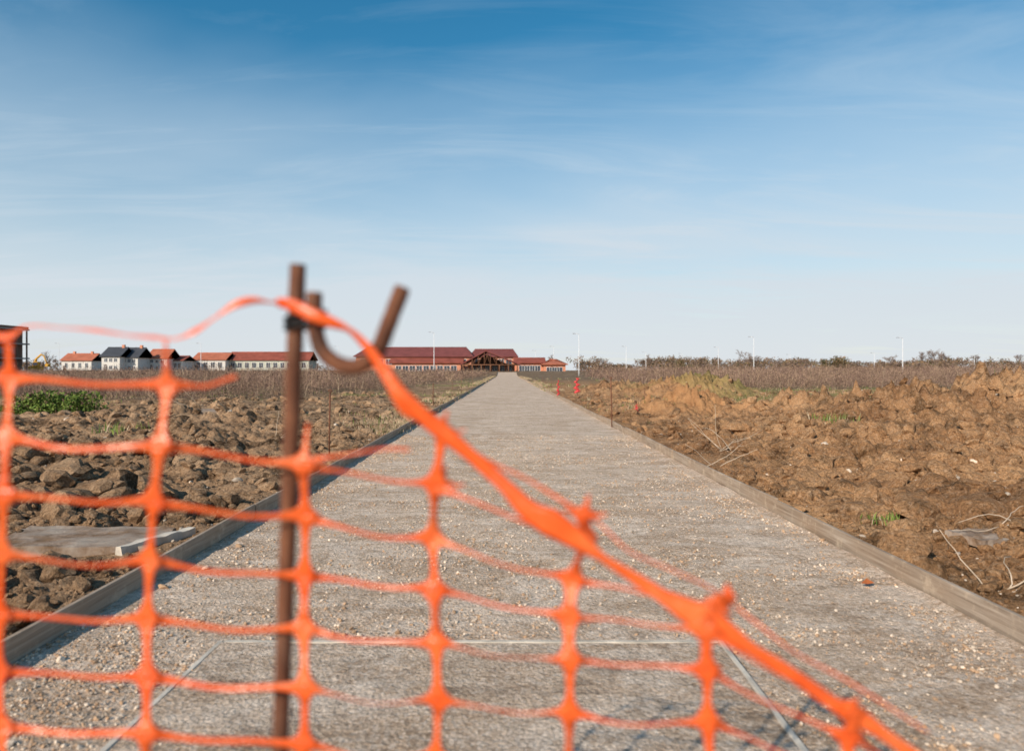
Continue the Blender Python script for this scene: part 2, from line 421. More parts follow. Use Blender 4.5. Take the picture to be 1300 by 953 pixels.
# ---------------------------------------------------------------- orange net
m,nt,b=mat("orange_plastic",.27,.6);n=N(nt)
n.col(n.ramp(n.noise(14,5),[(.3,(.90,.115,.016)),(.55,(1.0,.185,.035)),(.75,(1.0,.26,.08))]),b)
n.nrm(n.bump(n.noise(45,4),.7,.005),b)
tl=nt.nodes.new("ShaderNodeBsdfTranslucent");tl.inputs[0].default_value=(1,.19,.04,1)
mx=nt.nodes.new("ShaderNodeMixShader");mx.inputs[0].default_value=.3
out=nt.nodes["Material Output"];nt.links.new(b.outputs[0],mx.inputs[1]);nt.links.new(tl.outputs[0],mx.inputs[2]);nt.links.new(mx.outputs[0],out.inputs[0])
M_or=m
NV=[];NF=[]
def ribbon(pts,hw,tw,th=.0005,n=8):
    C=catmull(pts,n);K=len(C)
    src=np.linspace(0,1,len(pts));dst=np.linspace(0,1,K)
    W=np.interp(dst,src,hw) if len(hw)==len(pts) else np.array(hw)
    T=np.interp(dst,src,tw)
    base=len(NV)
    for i,p in enumerate(C):
        t=(C[min(i+1,K-1)]-C[max(i-1,0)]).normalized()
        nrm=Vector((0,-1,0));nrm=(nrm-t*nrm.dot(t)).normalized()
        nrm=Matrix.Rotation(T[i],3,t)@nrm;bi=t.cross(nrm);w=W[i]
        for (a,c) in((-1,0),(-.6,.8),(0,1.25),(.6,.8),(1,0),(.6,-.8),(0,-1.25),(-.6,-.8)):
            NV.append(p+bi*a*w+nrm*c*th)
    for i in range(K-1):
        for k in range(8):
            k2=(k+1)%8;a=base+i*8
            NF.append((a+k,a+k2,a+8+k2,a+8+k))
    NF.append(tuple(base+k for k in range(8))[::-1]);NF.append(tuple(base+(K-1)*8+k for k in range(8)))
def strand(a,b,sag,w,kw,off,tws=.25,n=24,dep=0,ends=(1,1)):
    L=(b-a).length;pts=[];hw=[];sgn=random.uniform(-tws,tws);ph=random.uniform(-.2,.2)
    tw=[];tb=random.uniform(-.12,.12)
    for i in range(n+1):
        t=i/n;p=a.lerp(b,t)+Vector((0,off,0))
        p+=Vector((0,dep*math.sin(math.pi*t)+random.uniform(-1,1)*.0006,-sag*math.sin(math.pi*t)+.0012*math.sin(t*9+ph*9)))
        pts.append(p)
        d0=t*L;d1=(1-t)*L
        hw.append(w+kw*(ends[0]*math.exp(-(d0/.0088))+ends[1]*math.exp(-(d1/.0088))))
        tw.append(sgn*math.sin(math.pi*t)+tb)
    ribbon(pts,hw,tw,n=2)
cols=[
 ('Y',[(-350,466),(-352,540),(-355,612),(-358,690),(-360,765),(-362,840)]),
 ('Z',[(-172,473),(-178,548),(-182,620),(-184,696),(-186,772),(-188,846)]),
 ('A',[(13,480),(8,555),(5,628),(2,702),(0,778),(-2,852)]),
 ('B',[(213,490),(203,565),(195,637),(190,712),(187,785),(187,860)]),
 ('C',[None,(385,590),(388,655),(387,730),(386,798),(387,872)]),
 ('D',[None,(553,615),(549,683),(552,748),(554,815),(556,888)]),
 ('E',[None,(742,683),(727,735),(722,783),(723,838),(724,905)]),
 ('F',[None,None,(912,772),(897,800),(897,850),(899,915)]),
 ('G',[None,None,None,(1085,900),(1078,935),(1076,985)]),
 ('I',[None,None,None,None,(1255,1025),(1252,1070)]),
]
dep={'Y':.84,'Z':.83,'A':.80,'B':.79,'C':.803,'D':.80,'E':.775,'F':.75,'G':.74,'I':.74}
nodes=[]
for ci,(nm,L) in enumerate(cols):
    L=list(L);last=L[-1]
    for k in range(1,7):
        L.append((last[0]+random.uniform(-5,5)+k*1.0,last[1]+72*k))
    d=dep[nm]
    nodes.append([None if p is None else at(p[0],p[1],d+.012*math.sin(i*1.3+ci)) for i,p in enumerate(L)])
NR=11
for nd in nodes:
    for i,p in enumerate(nd):
        if p is not None and p.z<.03:nd[i]=Vector((p.x,p.y-.02*i,.03+.002*random.random()))
px=.80/F
for c in range(len(nodes)):
    for r_ in range(NR+1):
        if r_>=len(nodes[c]):continue
        p=nodes[c][r_]
        if p is None:continue
        if r_+1<len(nodes[c]) and nodes[c][r_+1] is not None:
            q=nodes[c][r_+1]
            if (q-p).length>.006:strand(p,q,0,3.8*px,17*px,0,.7 if c>4 else .25)
        if c+1<len(nodes) and r_<len(nodes[c+1]) and nodes[c+1][r_] is not None:
            q=nodes[c+1][r_]
            thin=(c>=4)
            strand(p,q,.003+.005*random.random() if r_>0 else .001,(1.6 if c>=5 else 2.4 if thin else 3.6)*px,17*px,.0016,1.3 if thin else .8,30,dep=random.uniform(-.012,.012))
b0=nodes[3][0]
strand(b0,at(300,479,.80),.004,2.4*px,17*px,.0016,1.2,ends=(1,0))
strand(at(10,432,.80),nodes[2][0],0,4*px,17*px,0,.3,ends=(.3,1))
strand(at(210,432,.79),nodes[3][0],0,2.0*px,17*px,0,.9,ends=(0,1))
strand(at(391,536,.80),nodes[4][1],0,2*px,17*px,0,.3,ends=(0,1))
strand(nodes[4][1],at(520,571,.80),-.006,1.8*px,16*px,.0016,1.2,ends=(1,0))
strand(at(562,545,.79),nodes[5][1],0,4.0*px,18*px,0,.6,ends=(1,1))
strand(at(742,650,.77),nodes[6][1],0,4*px,17*px,0,.8,ends=(.9,1))
strand(at(930,752,.75),nodes[7][2],0,4*px,16*px,0,.8,ends=(.5,1))
for (a_,b_,d_) in((562,545,.79),(742,652,.77),(560,614,.80)):
    for dx,dy in((30,3),(-26,-4),(6,-24)):
        strand(at(a_,b_,d_),at(a_+dx,b_+dy,d_),0,.8*px,9*px,.0016 if dy<10 else 0,.5,10,ends=(1,0))
def strap(P,n=8,th=.0007):
    ribbon([at(a,b_,d) for a,b_,d,w,t in P],[w*d/F for a,b_,d,w,t in P],[t for *_,t in P],th,n)
strap([(352,384,.80,6,.5),(370,387,.795,8,.1),(395,399,.79,9,-.1),(418,408,.79,8,.3),(442,418,.79,6,.9),(462,436,.79,7,.6),(482,462,.785,8,.2),(505,495,.78,9,-.2),(530,522,.78,11,.3),(560,546,.78,12,.0),(600,580,.78,9,.3),(640,615,.775,9,-.2),(672,648,.77,14,.0),(700,664,.765,19,.1),(728,682,.765,15,.2),(765,708,.76,8,.7),(800,730,.76,8,.3),(840,755,.755,9,-.3),(872,774,.75,16,.0),(896,786,.745,21,.1),(920,800,.74,14,.2),(955,824,.74,9,.4),(1000,852,.74,9,.1),(1060,893,.74,9,-.2),(1085,908,.74,15,0),(1120,930,.74,9,.3),(1200,988,.74,9,0),(1255,1028,.74,14,0),(1340,1090,.74,8,.4),(1460,1180,.74,8,0)])
strap([(470,440,.80,2,.2),(488,480,.795,4,.8),(512,520,.79,5,.2),(545,540,.79,4,.9),(580,556,.79,2.5,1.0),(620,585,.785,2.5,.5),(665,606,.78,3,.9),(705,630,.78,2.5,.3),(745,655,.78,4,.8)])
strap([(742,652,.78,3,.4),(765,668,.78,2.5,.9),(800,700,.775,2,.9),(850,722,.77,2,.8),(905,748,.765,2,1),(960,790,.76,2,.3),(1010,828,.76,2,.9),(1080,866,.76,2,.3),(1180,930,.76,2,.9)])
strap([(398,398,.79,7,.1),(372,386,.80,7,-.2),(345,384,.80,3,-1.2),(322,381,.80,5,-.6),(298,387,.80,5,.2),(272,404,.80,3,.9),(248,420,.80,5,.5),(222,430,.80,3,1.1),(195,428,.80,3,.6),(160,425,.80,3,1.2),(120,419,.80,3,.7),(80,416,.80,2.5,1.3),(35,414,.80,2.5,.8),(8,428,.80,7,.3),(-30,418,.81,3,1.0),(-90,424,.81,4,.4),(-180,440,.82,4,.9),(-260,420,.83,4,.2),(-350,430,.84,4,.5)])
net=poly("orange_safety_net",NV,NF,M_or)
for p in net.data.polygons:p.use_smooth=True
# ---------------------------------------------------------------- post with hook
m,nt,b=mat("rusty_steel",.8,.25);n=N(nt)
c=n.ramp(n.noise(30,8,.7,n.map((1,1,.35))),[(.3,(.050,.021,.013)),(.5,(.145,.056,.030)),(.7,(.28,.115,.055))])
c=n.mix(n.ramp(n.noise(9,4,.6),[(.5,0),(.75,.5)]),c,(.30,.16,.10))
n.col(c,b);n.nrm(n.bump(n.noise(160,5,.75),.8,.003),b);M_rust=m
par=empty("rusty_fence_post")
d=.83
top=at(378,336,d);low=at(359,863,d);dirv=(low-top)
bot=top+dirv*((top.z+.25)/(top.z-low.z))
pts=[top.lerp(bot,i/90) for i in range(91)]
tube("stake",pts,[.0095]*91,M_rust,par,16,.09)
hp=[(399,372),(399,395),(401,420),(408,443),(424,459),(446,466),(468,458),(482,440),(493,412),(503,386),(511,366)]
dd=[.828,.826,.822,.816,.81,.806,.804,.804,.806,.81,.814]
hc=catmull([at(a,b_,q) for (a,b_),q in zip(hp,dd)],6)
tube("hook",hc,.0093,M_rust,par,16,.09)
M_tie=simple("black_tie",(.012,.012,.013),.5,.2,20)
c0=at(388,408,.826)
tp=[]
for i in range(60):
    t=i/59*2*math.pi*3
    tp.append(c0+Vector((math.cos(t)*.0235,math.sin(t)*.0125,-.009+.018*i/59+.003*math.cos(t))))
tube("wire_tie",tp,.0024,M_tie,par,8)
# ---------------------------------------------------------------- small stakes
M_red=simple("red_tape",(.55,.06,.06),.6,.3,5)
def stake(px_,y0,y1,flag=None,r=.008,fw=1):
    x_,d_=P2(px_,y1,0)
    z0=float(height(np.array([x_]),np.array([d_]))[0])
    z1=H-(y0-470)/F*d_
    par=empty("steel_stake")
    ln=random.uniform(-.03,.03)
    tube("rod",[(x_,d_,z0-.1),(x_+ln*.5,d_,(z0+z1)/2),(x_+ln,d_+.02,z1)],r,M_rust,par,8)
    tube("eye",[Vector((x_+ln,d_+.02,z1))+Vector((.02*math.sin(a)+0,0,.02-.02*math.cos(a))) for a in [i*.6 for i in range(10)]],r*.7,M_rust,par,6)
    if flag:
        V=[];Fc=[];nn=14
        for i in range(nn):
            t=i/(nn-1);w=(.03+.04*t+.025*math.sin(i*2.3))*fw
            z=z1-.02-t*(z1-z0)*.8;o=.04*math.sin(i*1.3)*fw
            V+=[(x_+ln-w+o,d_-.02+.03*math.cos(i*1.7),z),(x_+ln+o,d_-.045,z-.01),(x_+ln+w+o,d_-.01+.03*math.sin(i*1.9),z+.01)]
            if i:
                a=(i-1)*3;Fc+=[(a,a+1,a+4,a+3),(a+1,a+2,a+5,a+4)]
        poly("tape",V,Fc,flag,par)
stake(777,481,543,None,.013);stake(708,482,505,M_red,.01,.8);stake(733,479,507,M_red,.01,1.5);stake(418,498,580,None,.012);stake(550,488,515,None,.014)
stake(586,480,500);stake(700,478,494);stake(600,480,493);stake(574,486,505);stake(1098,548,570,None,.02);stake(818,493,512);stake(807,512,530,M_red,.008,.6);stake(689,478,490)
# ---------------------------------------------------------------- vegetation helpers
def blades(P,Ht,nb,wid,spread,name,mats,probs,curl=.3):
    n=len(P);tot=n*nb
    base=np.repeat(P,nb,0)+np.concatenate([rng.normal(0,1,(tot,2))*np.repeat(spread,nb)[:,None]*.5,np.zeros((tot,1))],1)
    h=np.repeat(Ht,nb)*rng.uniform(.45,1.08,tot)
    a=rng.uniform(0,6.283,tot);ln=rng.uniform(.03,.6,tot)*h
    mid=base+np.stack([np.cos(a)*ln*.4,np.sin(a)*ln*.4,h*.55],1)
    tip=base+np.stack([np.cos(a)*ln,np.sin(a)*ln,h*rng.uniform(.85,1,tot)],1)
    w=np.repeat(wid,nb)*rng.uniform(.5,1.5,tot);wa=rng.uniform(0,3.14,tot)
    wv=np.stack([np.cos(wa)*w,np.sin(wa)*w*.6,np.zeros(tot)],1)
    v=np.stack([base-wv,base+wv,mid+wv*.9,mid-wv*.9,tip],1).reshape(-1,3)
    i=np.arange(tot)*5
    q=np.stack([i,i+1,i+2,i+3],1);t=np.stack([i+3,i+2,i+4],1)
    mi=rng.choice(len(mats),tot,p=probs)
    return mesh_np(name,v,quads=q,tris=t,mats=mats,midx=np.concatenate([mi,mi]))
def scrub(P,Ht,nb,wid,spread,name,mats,probs):
    """bushy weeds: many small twig / seed-head triangles filling a ragged dome; one dominant tone per plant"""
    n=len(P);tot=n*nb
    h=np.repeat(Ht,nb);s=np.repeat(spread,nb)
    dv=rng.normal(size=(tot,3));dv/=np.linalg.norm(dv,axis=1)[:,None];dv[:,2]=np.abs(dv[:,2])
    q=rng.random(tot)**.45
    c=np.repeat(P,nb,0)+np.stack([dv[:,0]*s*q,dv[:,1]*s*q,(.05+.95*dv[:,2]*q)*h],1)
    L=np.repeat(wid,nb)*rng.uniform(1.5,6,tot)
    dr=dv*[.7,.7,.9]+rng.normal(0,.45,(tot,3))+[0,0,.35]
    dr/=np.linalg.norm(dr,axis=1)[:,None]
    sd=rng.normal(size=(tot,3));sd/=np.linalg.norm(sd,axis=1)[:,None]
    w=np.repeat(wid,nb)*.5
    v=np.stack([c-sd*w[:,None],c+sd*w[:,None],c+dr*L[:,None]],1).reshape(-1,3)
    dom=np.repeat(rng.choice(len(mats),n,p=probs),nb)
    mi=np.where(rng.random(tot)<.72,dom,rng.choice(len(mats),tot,p=probs))
    return mesh_np(name,v,tris=np.arange(tot*3).reshape(-1,3),mats=mats,midx=mi)
V1=simple("dry_stalk_mauve",(.25,.160,.125),.95,.4,.3)
V2=simple("dry_stalk_tan",(.41,.285,.185),.95,.35,.3)
V3=simple("dry_stalk_dark",(.10,.062,.045),.95,.3,2)
V4=simple("dry_grass_pale",(.50,.40,.27),.95,.25,2)
G1=simple("green_leaf",(.085,.14,.025),.8,.4,3)
G2=simple("green_leaf_light",(.16,.21,.045),.8,.4,3)
def brushpts(n,y0,y1,pxa,pxb):
    y=y0*np.exp(rng.random(n)*math.log(y1/y0));p=rng.uniform(pxa,pxb,n);x=(p-650)/F*y
    k=rng.random(n)<vegmask(x,y)*(.5+.5*sm(.35,.55,fbm(x*.5,y*.5,2,72)));x,y=x[k],y[k]
    return x,y
for side,(pa,pb,y0,y1) in((-1,(-350,645,26,170)),(1,(660,1650,38,190))):
    x,y=brushpts(14000,y0,y1,pa,pb)
    z=height(x,y);hh=(.5+2.1*fbm(x*.22,y*.22,4,71)**1.3)*rng.uniform(.6,1.1,len(x))
    hh=np.minimum(hh,1.8)*(1 if side<0 else 1.15)
    P=np.stack([x,y,z],1)
    scrub(P,hh,72,.018*(y/28)**.85,.66*np.clip(y/40,.8,3)*rng.uniform(.5,1.2,len(x)),"dry_scrub",[V1,V2,V3],[.46,.22,.32])
    k=rng.random(len(x))<.35
    blades(P[k],hh[k]*1.15,3,.0045*y[k]/28,np.full(k.sum(),.9),"dry_stalks",[V1,V2,V3,V4],[.4,.3,.2,.1])
# scattered small dry weeds growing on the bare soil
n_=2600
y=9*np.exp(rng.random(n_)*math.log(5));sdx=rng.random(n_)<.4;e=.4+rng.random(n_)*(.8*y)
x=np.where(sdx,xl(y)-e,xr(y)+e);k=rng.random(n_)<sm(.46,.62,fbm(x*.4,y*.4,3,188))*sm(8,22,y)+.04;x,y=x[k],y[k]
scrub(np.stack([x,y,height(x,y)],1),rng.uniform(.06,.32,len(x)),34,.0045*(y/12),rng.uniform(.08,.28,len(x)),"dry_weeds",[V1,V2,V3,G1],[.3,.35,.2,.15])
n_=9000
y=18*np.exp(rng.random(n_)*math.log(7));p=rng.uniform(-200,1500,n_);x=(p-650)/F*y
e=np.maximum(x-xr(y),xl(y)-x);gn=fbm(x*.3,y*.3,4,66)
k=(e>.3)&(rng.random(n_)<sm(.46,.6,gn)*.6+.05*sm(25,40,y));x,y=x[k],y[k]
blades(np.stack([x,y,height(x,y)],1),rng.uniform(.05,.24,len(x)),9,.005*y/20,np.full(len(x),.35),"verge_grass",[V4,G1,G2,V2],[.2,.25,.25,.3])
n_=5000
y=14*np.exp(rng.random(n_)*math.log(11));sd=rng.random(n_)<.5;e=.06+rng.random(n_)**2*1.2
x=np.where(sd,xl(y)-e,xr(y)+e);k=rng.random(n_)<sm(.48,.62,fbm(x*.4,y*.2,2,88));x,y=x[k],y[k]
blades(np.stack([x,y,height(x,y)],1),rng.uniform(.05,.18,len(x)),8,.005*y/16,np.full(len(x),.2),"verge_grass",[V4,G1,V2],[.25,.2,.55])
def leafbush(name,cx,cy,cz,rx_,ry_,rz_,n,ls,mats,probs):
    lob=rng.normal(size=(14,3))*.42;lob[:,2]=np.abs(lob[:,2])
    li=rng.integers(0,14,n);dv=rng.normal(size=(n,3));dv/=np.linalg.norm(dv,axis=1)[:,None]
    c=lob[li]+dv*(rng.random(n)**.4*.42)[:,None];c[:,2]=np.abs(c[:,2])
    c=c*np.array([rx_,ry_,rz_])+np.array([cx,cy,cz])
    a=rng.normal(size=(n,3));a/=np.linalg.norm(a,axis=1)[:,None];b_=np.cross(a,rng.normal(size=(n,3)));b_/=np.linalg.norm(b_,axis=1)[:,None]
    s=(ls*rng.uniform(.5,1.4,n))[:,None]
    v=np.stack([c-a*s,c+b_*s*.6,c+a*s,c-b_*s*.6],1).reshape(-1,3)
    return mesh_np(name,v,quads=np.arange(n*4).reshape(-1,4),mats=mats,midx=rng.choice(len(mats),n,p=probs))
gx_,gy_=P2(72,529,0)
leafbush("green_bramble_bush",gx_,gy_,.02,1.3,.8,.62,5200,.045,[G1,G2,V3],[.5,.42,.08])
leafbush("green_weed",gx_-1.9,gy_+1,.02,.7,.6,.3,1000,.04,[G1,G2],[.6,.4])
for (a_,b_) in((1122,664),(1055,548),(1068,552),(925,520),(960,525),(150,560)):
    q,w=P2(a_,b_,.05);z=float(height(np.array([q]),np.array([w]))[0])
    blades(np.array([[q,w,z]]),np.array([.10 if b_>600 else .25]),60,np.array([.004 if b_>600 else .008]),np.array([.16 if b_>600 else .4]),"green_weed",[G1,G2,V4],[.4,.4,.2])
M_stick=simple("dead_stick",(.55,.44,.33),.9,.3,10)
def sticks(px_,py_,n,L,r):
    q,w=P2(px_,py_,.05);z=float(height(np.array([q]),np.array([w]))[0])
    par=empty("dead_branch")
    for i in range(n):
        a=random.uniform(0,6.28);el=random.uniform(.1,1.1);p=Vector((q+random.uniform(-.2,.2)*L,w,z));P=[p.copy()]
        for k in range(6):
            a+=random.uniform(-.4,.4);el+=random.uniform(-.3,.25)
            p=p+Vector((math.cos(a)*math.cos(el),math.sin(a)*math.cos(el)*.6,math.sin(el)))*L/6;P.append(p.copy())
        tube(f"twig_{i}",P,[r*(1-.1*k) for k in range(7)],M_stick,par,5)
sticks(925,572,9,.8,.005);sticks(1262,745,4,.5,.0045);sticks(905,590,4,.6,.005);sticks(1280,690,3,.45,.004);sticks(800,560,3,.4,.005);sticks(250,520,5,1.0,.008);sticks(860,590,2,.4,.005);sticks(350,560,3,.5,.006)
lx,ly=P2(1101,741,.02)
poly("dead_leaf",[(lx-.04,ly,.025),(lx-.01,ly-.03,.03),(lx+.045,ly,.028),(lx+.01,ly+.03,.045),(lx,ly,.02)],[(0,1,4),(1,2,4),(2,3,4),(3,0,4)],simple("leaf_brown",(.30,.09,.03),.8))
# ---------------------------------------------------------------- distant trees
T1=simple("bare_twigs",(.21,.150,.118),.95,.3,.3);T2=simple("autumn_brown",(.24,.15,.08),.95,.3,.3);T3=simple("olive_leaf",(.12,.105,.05),.95,.3,.3)
def treemass(name,lst,mats,probs,ls):
    C=[];
    for (px_,d_,w,h,n) in lst:
        cx=(px_-650)/F*d_;z0=float(height(np.array([cx]),np.array([float(d_)]))[0])
        lob=np.stack([rng.normal(0,.42,18),rng.normal(0,.4,18),rng.uniform(.1,.8,18)],1)
        li=rng.integers(0,18,n);dv=rng.normal(size=(n,3));dv/=np.linalg.norm(dv,axis=1)[:,None]
        c=lob[li]+dv*(rng.random(n)**.5*.24)[:,None]
        c=c*np.array([w/2,w/2,h])+np.array([cx,d_,z0]);C.append(c)
    c=np.concatenate(C);n=len(c);c=c[c[:,2]>.6];n=len(c)
    a=rng.normal(size=(n,3));a/=np.linalg.norm(a,axis=1)[:,None];b_=np.cross(a,rng.normal(size=(n,3)));b_/=np.linalg.norm(b_,axis=1)[:,None]
    s=(ls*rng.uniform(.5,1.4,n))[:,None]
    v=np.stack([c-a*s,c+b_*s*.5,c+a*s,c-b_*s*.5],1).reshape(-1,3)
    return mesh_np(name,v,quads=np.arange(n*4).reshape(-1,4),mats=mats,midx=rng.choice(len(mats),n,p=probs))
lst=[]
for i in range(200):
    p=rng.uniform(735,1700);d_=rng.uniform(240,330)
    hpx=1+26*fbm(np.array([p*.018]),np.array([3.1]),4,300)[0]**1.2*rng.uniform(.7,1.15)+(2 if 850<p<900 or p>1130 else 0)
    lst.append((p,d_,rng.uniform(7,16),hpx*d_/F+1,480))
treemass("distant_treeline",lst,[T1,T2,T3],[.60,.25,.15],.34)
lst=[(rng.uniform(-400,430),rng.uniform(330,400),rng.uniform(9,15),rng.uniform(3,7.5),300) for i in range(60)]
treemass("distant_treeline",lst,[T1,T2,T3],[.7,.2,.1],.45)
treemass("distant_shrub",[(1060,205,11,4.4,1500),(1045,205,7,3.6,600),(865,215,8,3.6,700)],[T3,T2],[.6,.4],.25)
def bare_tree(px_,d_,h,sp=.35):
    cx=(px_-650)/F*d_;z0=float(height(np.array([cx]),np.array([float(d_)]))[0])
    V=[];Fc=[]
    def seg(a,b_,r0,r1):
        t=(b_-a).normalized();u=t.cross(Vector((0.3,1,.2))).normalized();w=t.cross(u);k=len(V)
        for p,r in((a,r0),(b_,r1)):
            for j in range(4):
                an=j*math.pi/2;V.append(p+(u*math.cos(an)+w*math.sin(an))*r)
        for j in range(4):Fc.append((k+j,k+(j+1)%4,k+4+(j+1)%4,k+4+j))
    def grow(p,dv,L,r,lev):
        q=p+dv*L;seg(p,q,r,r*.65)
        if lev==0:return
        for i in range(4 if lev>1 else 5):
            nd=(dv+Vector((random.gauss(0,sp*1.5),random.gauss(0,sp*1.5),random.gauss(.1,sp)))).normalized()
            grow(p.lerp(q,random.uniform(.5,1)),nd,L*random.uniform(.5,.8),r*.6,lev-1)
    grow(Vector((cx,d_,z0-.2)),Vector((0,0,1)),h*.36,h*.02,4)
    poly("bare_tree",V,Fc,T1)
for a_,b_,c_ in((1187,250,11),(1170,255,9.5),(1205,260,9.5),(948,260,9.5),(955,250,8),(700,240,6.5),(1240,270,9),(820,260,8),(1020,270,8),(60,250,8),(90,260,7),(265,260,7),(345,270,7),(1130,250,8.5),(1290,240,8),(765,230,6)):
    bare_tree(a_,b_,c_)
# ---------------------------------------------------------------- street lamps
M_pole=simple("galvanised_pole",(.66,.66,.66),.5,.08,2,0,.4)
M_glassl=simple("lamp_head",(.35,.36,.38),.3,.1,2,0,.5)
def lamp(px_,ytop,d_):
    x_=(px_-650)/F*d_;z0=float(height(np.array([x_]),np.array([float(d_)]))[0]);z1=H+(470-ytop)/F*d_
    par=empty("street_lamp")
    tube("pole",[(x_,d_,z0),(x_,d_,z0+1),(x_,d_,z1)],[.10,.09,.06],M_pole,par,10)
    tube("arm",[(x_,d_,z1-.05),(x_-.35,d_,z1+.08),(x_-.8,d_,z1+.1)],.05,M_pole,par,8)
    box("head",x_-1.35,x_-.75,d_-.14,d_+.14,z1+.04,z1+.17,M_glassl,par,.04)
for a_,b_,c_ in((735,424,150),(957,428,165),(1146,429,150),(551,422,170),(795,440,210),(912,441,210),(1110,448,240),(1263,455,260),(820,447,250),(703,440,230),(1237,452,260),(75,436,230),(430,440,210),(255,436,210),(1003,450,260),(866,449,260),(680,445,250),(405,441,220)):
    lamp(a_,b_,c_)
# ---------------------------------------------------------------- buildings
M_roof=simple("red_tile_roof",(.27,.075,.05),.85,.25,.6,.03)
M_roofp=simple("plum_tile_roof",(.20,.062,.055),.85,.2,.6,.03)
M_roofo=simple("orange_tile_roof",(.42,.14,.08),.85,.2,.6,.03)
M_slate=simple("slate_roof",(.06,.065,.075),.7,.2,.6,.02)
M_brick=simple("orange_brick",(.60,.26,.16),.9,.15,1,.01)
M_ren=simple("pale_render",(.50,.50,.42),.9,.08,.5)
M_white=simple("white_render",(.66,.63,.58),.85,.06,.5)
M_glass=simple("window_glass",(.05,.06,.08),.15,.2,.5,0,.6)
M_frame=simple("white_frame",(.70,.70,.68),.5,.05,2)
M_timb=simple("dark_timber",(.085,.045,.03),.8,.3,2)
M_blk=simple("brown_cladding",(.19,.12,.085),.85,.25,.4)
M_band=simple("grey_band",(.30,.27,.24),.85,.15,.5)
def Zp(y_,d_):return H+(470-y_)/F*d_
def Xp(p,d_):return (p-650)/F*d_
def roof(name,x0,x1,y0,y1,ze,zr,mt,par,ov=.5,hip=0,t=.18):
    ym=(y0+y1)/2;a=x0-ov;b_=x1+ov;c=y0-ov;d=y1+ov
    V=[(a,c,ze),(b_,c,ze),(b_,d,ze),(a,d,ze),(a+hip,ym,zr),(b_-hip,ym,zr)]
    V+=[(p[0],p[1],p[2]+t) for p in V]
    Fc=[(0,1,5,4)[::-1],(2,3,4,5)[::-1],(0,4,3)[::1],(1,2,5),(6,7,11,10),(8,9,10,11),(7,8,11),(9,6,10),(0,1,7,6),(2,3,9,8),(1,2,8,7),(3,0,6,9)]
    poly(name,V,Fc,mt,par)
    tube("ridge",[(a+hip,ym,zr+t),(b_-hip,ym,zr+t)],.12,mt,par,6)
def gablewall(name,x,y0,y1,ze,zr,mt,par):
    ym=(y0+y1)/2;poly(name,[(x-.1,y0,ze),(x-.1,y1,ze),(x-.1,ym,zr),(x+.1,y0,ze),(x+.1,y1,ze),(x+.1,ym,zr)],[(0,1,2),(3,5,4),(0,3,4,1),(1,4,5,2),(2,5,3,0)],mt,par)
def wins(par,x0,x1,n,yf,z0,z1,w):
    for i in range(n):
        cx=x0+(x1-x0)*(i+.5)/n
        box(f"window_{i}",cx-w/2,cx+w/2,yf-.03,yf+.1,z0,z1,M_glass,par)
        for (a,b_,c,d) in((cx-w/2-.08,cx-w/2,z0-.08,z1+.08),(cx+w/2,cx+w/2+.08,z0-.08,z1+.08),(cx-w/2,cx+w/2,z1,z1+.08),(cx-w/2,cx+w/2,z0-.08,z0),(cx-.04,cx+.04,z0,z1)):
            box(f"frame_{i}",a,b_,yf-.07,yf+.05,c,d,M_frame,par)
G0=.9
def house(name,pa,pb,d_,ye,yr,wm,rm,nw,dep=9,hip=0,floors=1,w=1.1,door=True,chim=0):
    par=empty(name);x0,x1=Xp(pa,d_),Xp(pb,d_);ze,zr=Zp(ye,d_),Zp(yr,d_)
    box("walls",x0,x1,d_,d_+dep,G0-.5,ze,wm,par)
    roof("roof",x0,x1,d_,d_+dep,ze+.01,zr,rm,par,.45,hip)
    if not hip:
        gablewall("gable_l",x0+.1,d_+.05,d_+dep-.05,ze,zr-.1,wm,par);gablewall("gable_r",x1-.1,d_+.05,d_+dep-.05,ze,zr-.1,wm,par)
    fh=(ze-G0)/floors
    for f_ in range(floors):
        wins(par,x0+.5,x1-.5,nw,d_,G0+fh*f_+fh*.35,G0+fh*f_+fh*.8,w)
    box("door",x0+.6,x0+1.5,d_-.05,d_+.05,G0-.2,G0+2.0,M_timb,par)
    for k in range(chim):
        cx=x0+(x1-x0)*(.2+.6*k/max(1,chim-1)) if chim>1 else x0+(x1-x0)*.8
        box("chimney",cx-.35,cx+.35,d_+dep/2-.35,d_+dep/2+.35,zr-.6,zr+.9,M_brick,par)
    return par
d_=200
B=empty("brick_community_building")
def wing(pa,pb,dd,ye,yr,dep,wm,rm,nw,hip=0,w=1.6,z0=None,z1=None):
    x0,x1=Xp(pa,dd),Xp(pb,dd);ze,zr=Zp(ye,dd),Zp(yr,dd)
    box("walls",x0,x1,dd,dd+dep,G0-.5,ze,wm,B);roof("roof",x0,x1,dd,dd+dep,ze+.01,zr,rm,B,.7,hip)
    if not hip:
        gablewall("gable",x0+.1,dd+.05,dd+dep-.05,ze,zr-.1,wm,B);gablewall("gable",x1-.1,dd+.05,dd+dep-.05,ze,zr-.1,wm,B)
    if nw:wins(B,x0+1,x1-1,nw,dd,z0 or ze-2.2,z1 or ze-.7,w)
wing(452,598,206,453,440.5,15,M_brick,M_roofp,13,2.5)
wing(497,585,198,461,455.5,6,M_brick,M_roof,9,0,1.5)
wing(598,655,212,453,443,14,M_brick,M_roofp,5,1.5)
wing(655,690,205,461,454.5,10,M_brick,M_roof,4,0)
wing(690,718,200,463,456.5,12,M_brick,M_roofo,3,5.0)
dd=184;xa,xb=Xp(584,dd),Xp(661,dd);ze=Zp(463.5,dd);zr=Zp(446,dd)
xm=(xa+xb)/2-1.2
